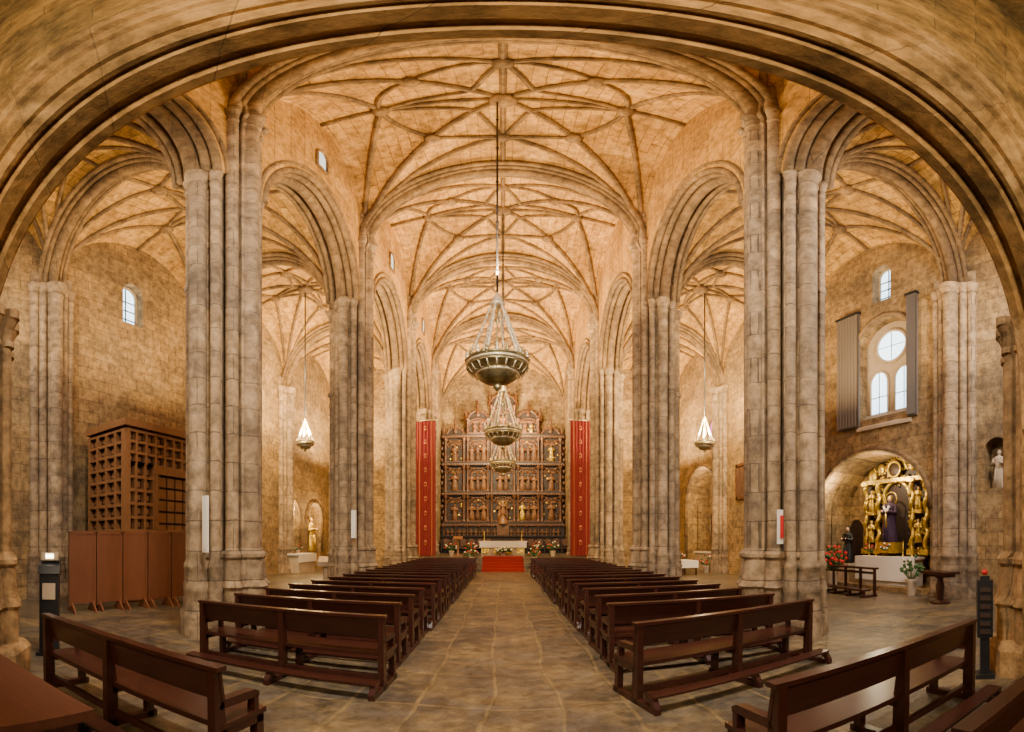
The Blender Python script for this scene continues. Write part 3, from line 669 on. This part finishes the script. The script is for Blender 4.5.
flowers('flower_arrangement',(12.45,C-.1,1.23),.28,.5,(1,2),20,False); flowers('flower_arrangement',(12.45,C+.75,1.23),.25,.5,(1,1),20,False)
flowers('flower_arrangement',(11.5,12.2,0),.55,1.85,(1,1),50); flowers('flower_arrangement',(11.6,8.5,0),.42,1.5,(2,0),26)
b=MB(); statue(b,12.7,12.5,.9,1.5,0,1,(-1,0)); b.box(12.4,13.0,12.2,12.8,.18,.9,2); b.obj('saint_statue',[M_black,M_skin,M_sstone])
b=MB(); b.box(-1.15,1.15,-.12,.14,.88,.94); b.box(-1.15,1.15,-.55,-.2,.2,.26); b.box(-1.15,1.15,-.02,.02,.72,.80)
for x in(-1.1,-.4,.4,1.1):
    b.box(x-.035,x+.035,-.04,.04,0,.9); b.box(x-.035,x+.035,-.6,.1,0,.07); b.box(x-.035,x+.035,-.5,-.42,.05,.2)
b.obj('kneeler_rail',[M_pew],(10.7,10.3,0),-pi/2-.12)
b=MB(); b.box(-.5,.5,-.3,.3,.86,.93); b.lathe(0,0,[(.3,0),(.3,.06),(.1,.14),(.13,.5),(.08,.7),(.25,.86)],8,0,False); b.box(-.42,.42,-.2,.2,.78,.86); b.obj('console_table',[M_pew],(10.55,6.7,0),1.3)
b=MB(); statue(b,12.1,5.55,3.42,1.2,0,0,(-1,0)); b.obj('saint_statue',[M_sstone])
# ------------------------------------------------------------------ lights
def area(name,loc,rot,size,power,col,sy=None):
    l=bpy.data.lights.new(name,'AREA'); l.size=size; l.energy=power; l.color=col
    if sy: l.shape='RECTANGLE'; l.size_y=sy
    o=bpy.data.objects.new(name,l); o.location=loc; o.rotation_euler=rot; bpy.context.scene.collection.objects.link(o)
UP=(pi,0,0)
warm=(1,.70,.36)
for y,p in((4.6,190),(10.7,1350),(18.1,2100),(25.5,2300),(33,3400)):
    area('vault_uplight',(0,y,9.3),UP,.8,p,warm)
for s_ in(-1,1):
    for y,p in((4.6,300),(10.7,700),(18.1,1500),(25.5,2300)):
        area('aisle_uplight',(s_*8.8,y,6.8),UP,.8,p,(1,.72,.38))
def fwd(down): return (pi/2-down,0,0)
area('nave_fill',(0,2.5,10),fwd(.8),2.5,1500,(1,.90,.78),.8)  # both nave areas are added fill, unseen by the camera, no fixture
area('nave_fill',(0,16,12),fwd(.5),3,900,(1,.72,.36),.8)
area('retable_fill',(0,28.8,10.8),fwd(.2),3,2200,(1,.78,.44),.8)  # added fill on the retable, emitting away from the camera
area('aisle_fill',(-8.8,2.5,9.8),fwd(.6),2.2,560,(1,.92,.80),.8)  # the aisle areas are added fill for camera-facing surfaces, themselves unseen
area('aisle_fill',(8.8,2.5,9.8),fwd(.6),2.2,950,(1,.94,.90),.8)
for s_ in(-1,1): area('aisle_fill',(s_*8.8,16,9.5),fwd(.4),3,1900,(1,.72,.34),1)
area('choir_fill',(0,-4.5,5.5),(pi/2+.12,0,0),4,850,(1,.78,.48),1.5)  # added fill behind the camera for the choir arch and near pews
def point(name,loc,p,c):
    l=bpy.data.lights.new(name,'POINT'); l.energy=p; l.color=c; l.shadow_soft_size=0
    o=bpy.data.objects.new(name,l); o.location=loc; bpy.context.scene.collection.objects.link(o)
point('chapel_spot',(12.0,10.3,4.3),190,(1,.78,.46)); point('chapel_spot',(12.0,12.6,4.0),90,(1,.78,.46))
for y in(22.4,25.7): point('niche_spot',(-11.5,y,3.7),220,(1,.7,.32))
point('niche_spot',(11.9,24.2,5.6),260,(1,.72,.4))
l=bpy.data.lights.new('nave_downlight','SPOT'); l.energy=7000; l.color=(1,.80,.44); l.shadow_soft_size=0; l.spot_size=.75; l.spot_blend=1
o=bpy.data.objects.new('nave_downlight',l); o.location=(0,16,17.3); o.rotation_euler=(-.05,0,0); bpy.context.scene.collection.objects.link(o)
w=bpy.data.worlds.new('World'); bpy.context.scene.world=w; w.use_nodes=True
w.node_tree.nodes['Background'].inputs[0].default_value=(.75,.87,1,1); w.node_tree.nodes['Background'].inputs[1].default_value=1.0
# ------------------------------------------------------------------ camera (stitched panorama -> equirectangular section)
F=435.0
cam=bpy.data.cameras.new('Camera'); co=bpy.data.objects.new('Camera',cam); bpy.context.scene.collection.objects.link(co)
co.location=(0,0,1.8); co.rotation_euler=(pi/2,0,0); bpy.context.scene.camera=co
cam.clip_start=.05; cam.clip_end=200; cam.lens=16
cam.type='PANO'
c=cam.cycles if hasattr(cam,'cycles') else cam
c.panorama_type='EQUIRECTANGULAR'
c.longitude_min=-503/F; c.longitude_max=521/F; c.latitude_min=-191/F; c.latitude_max=541/F
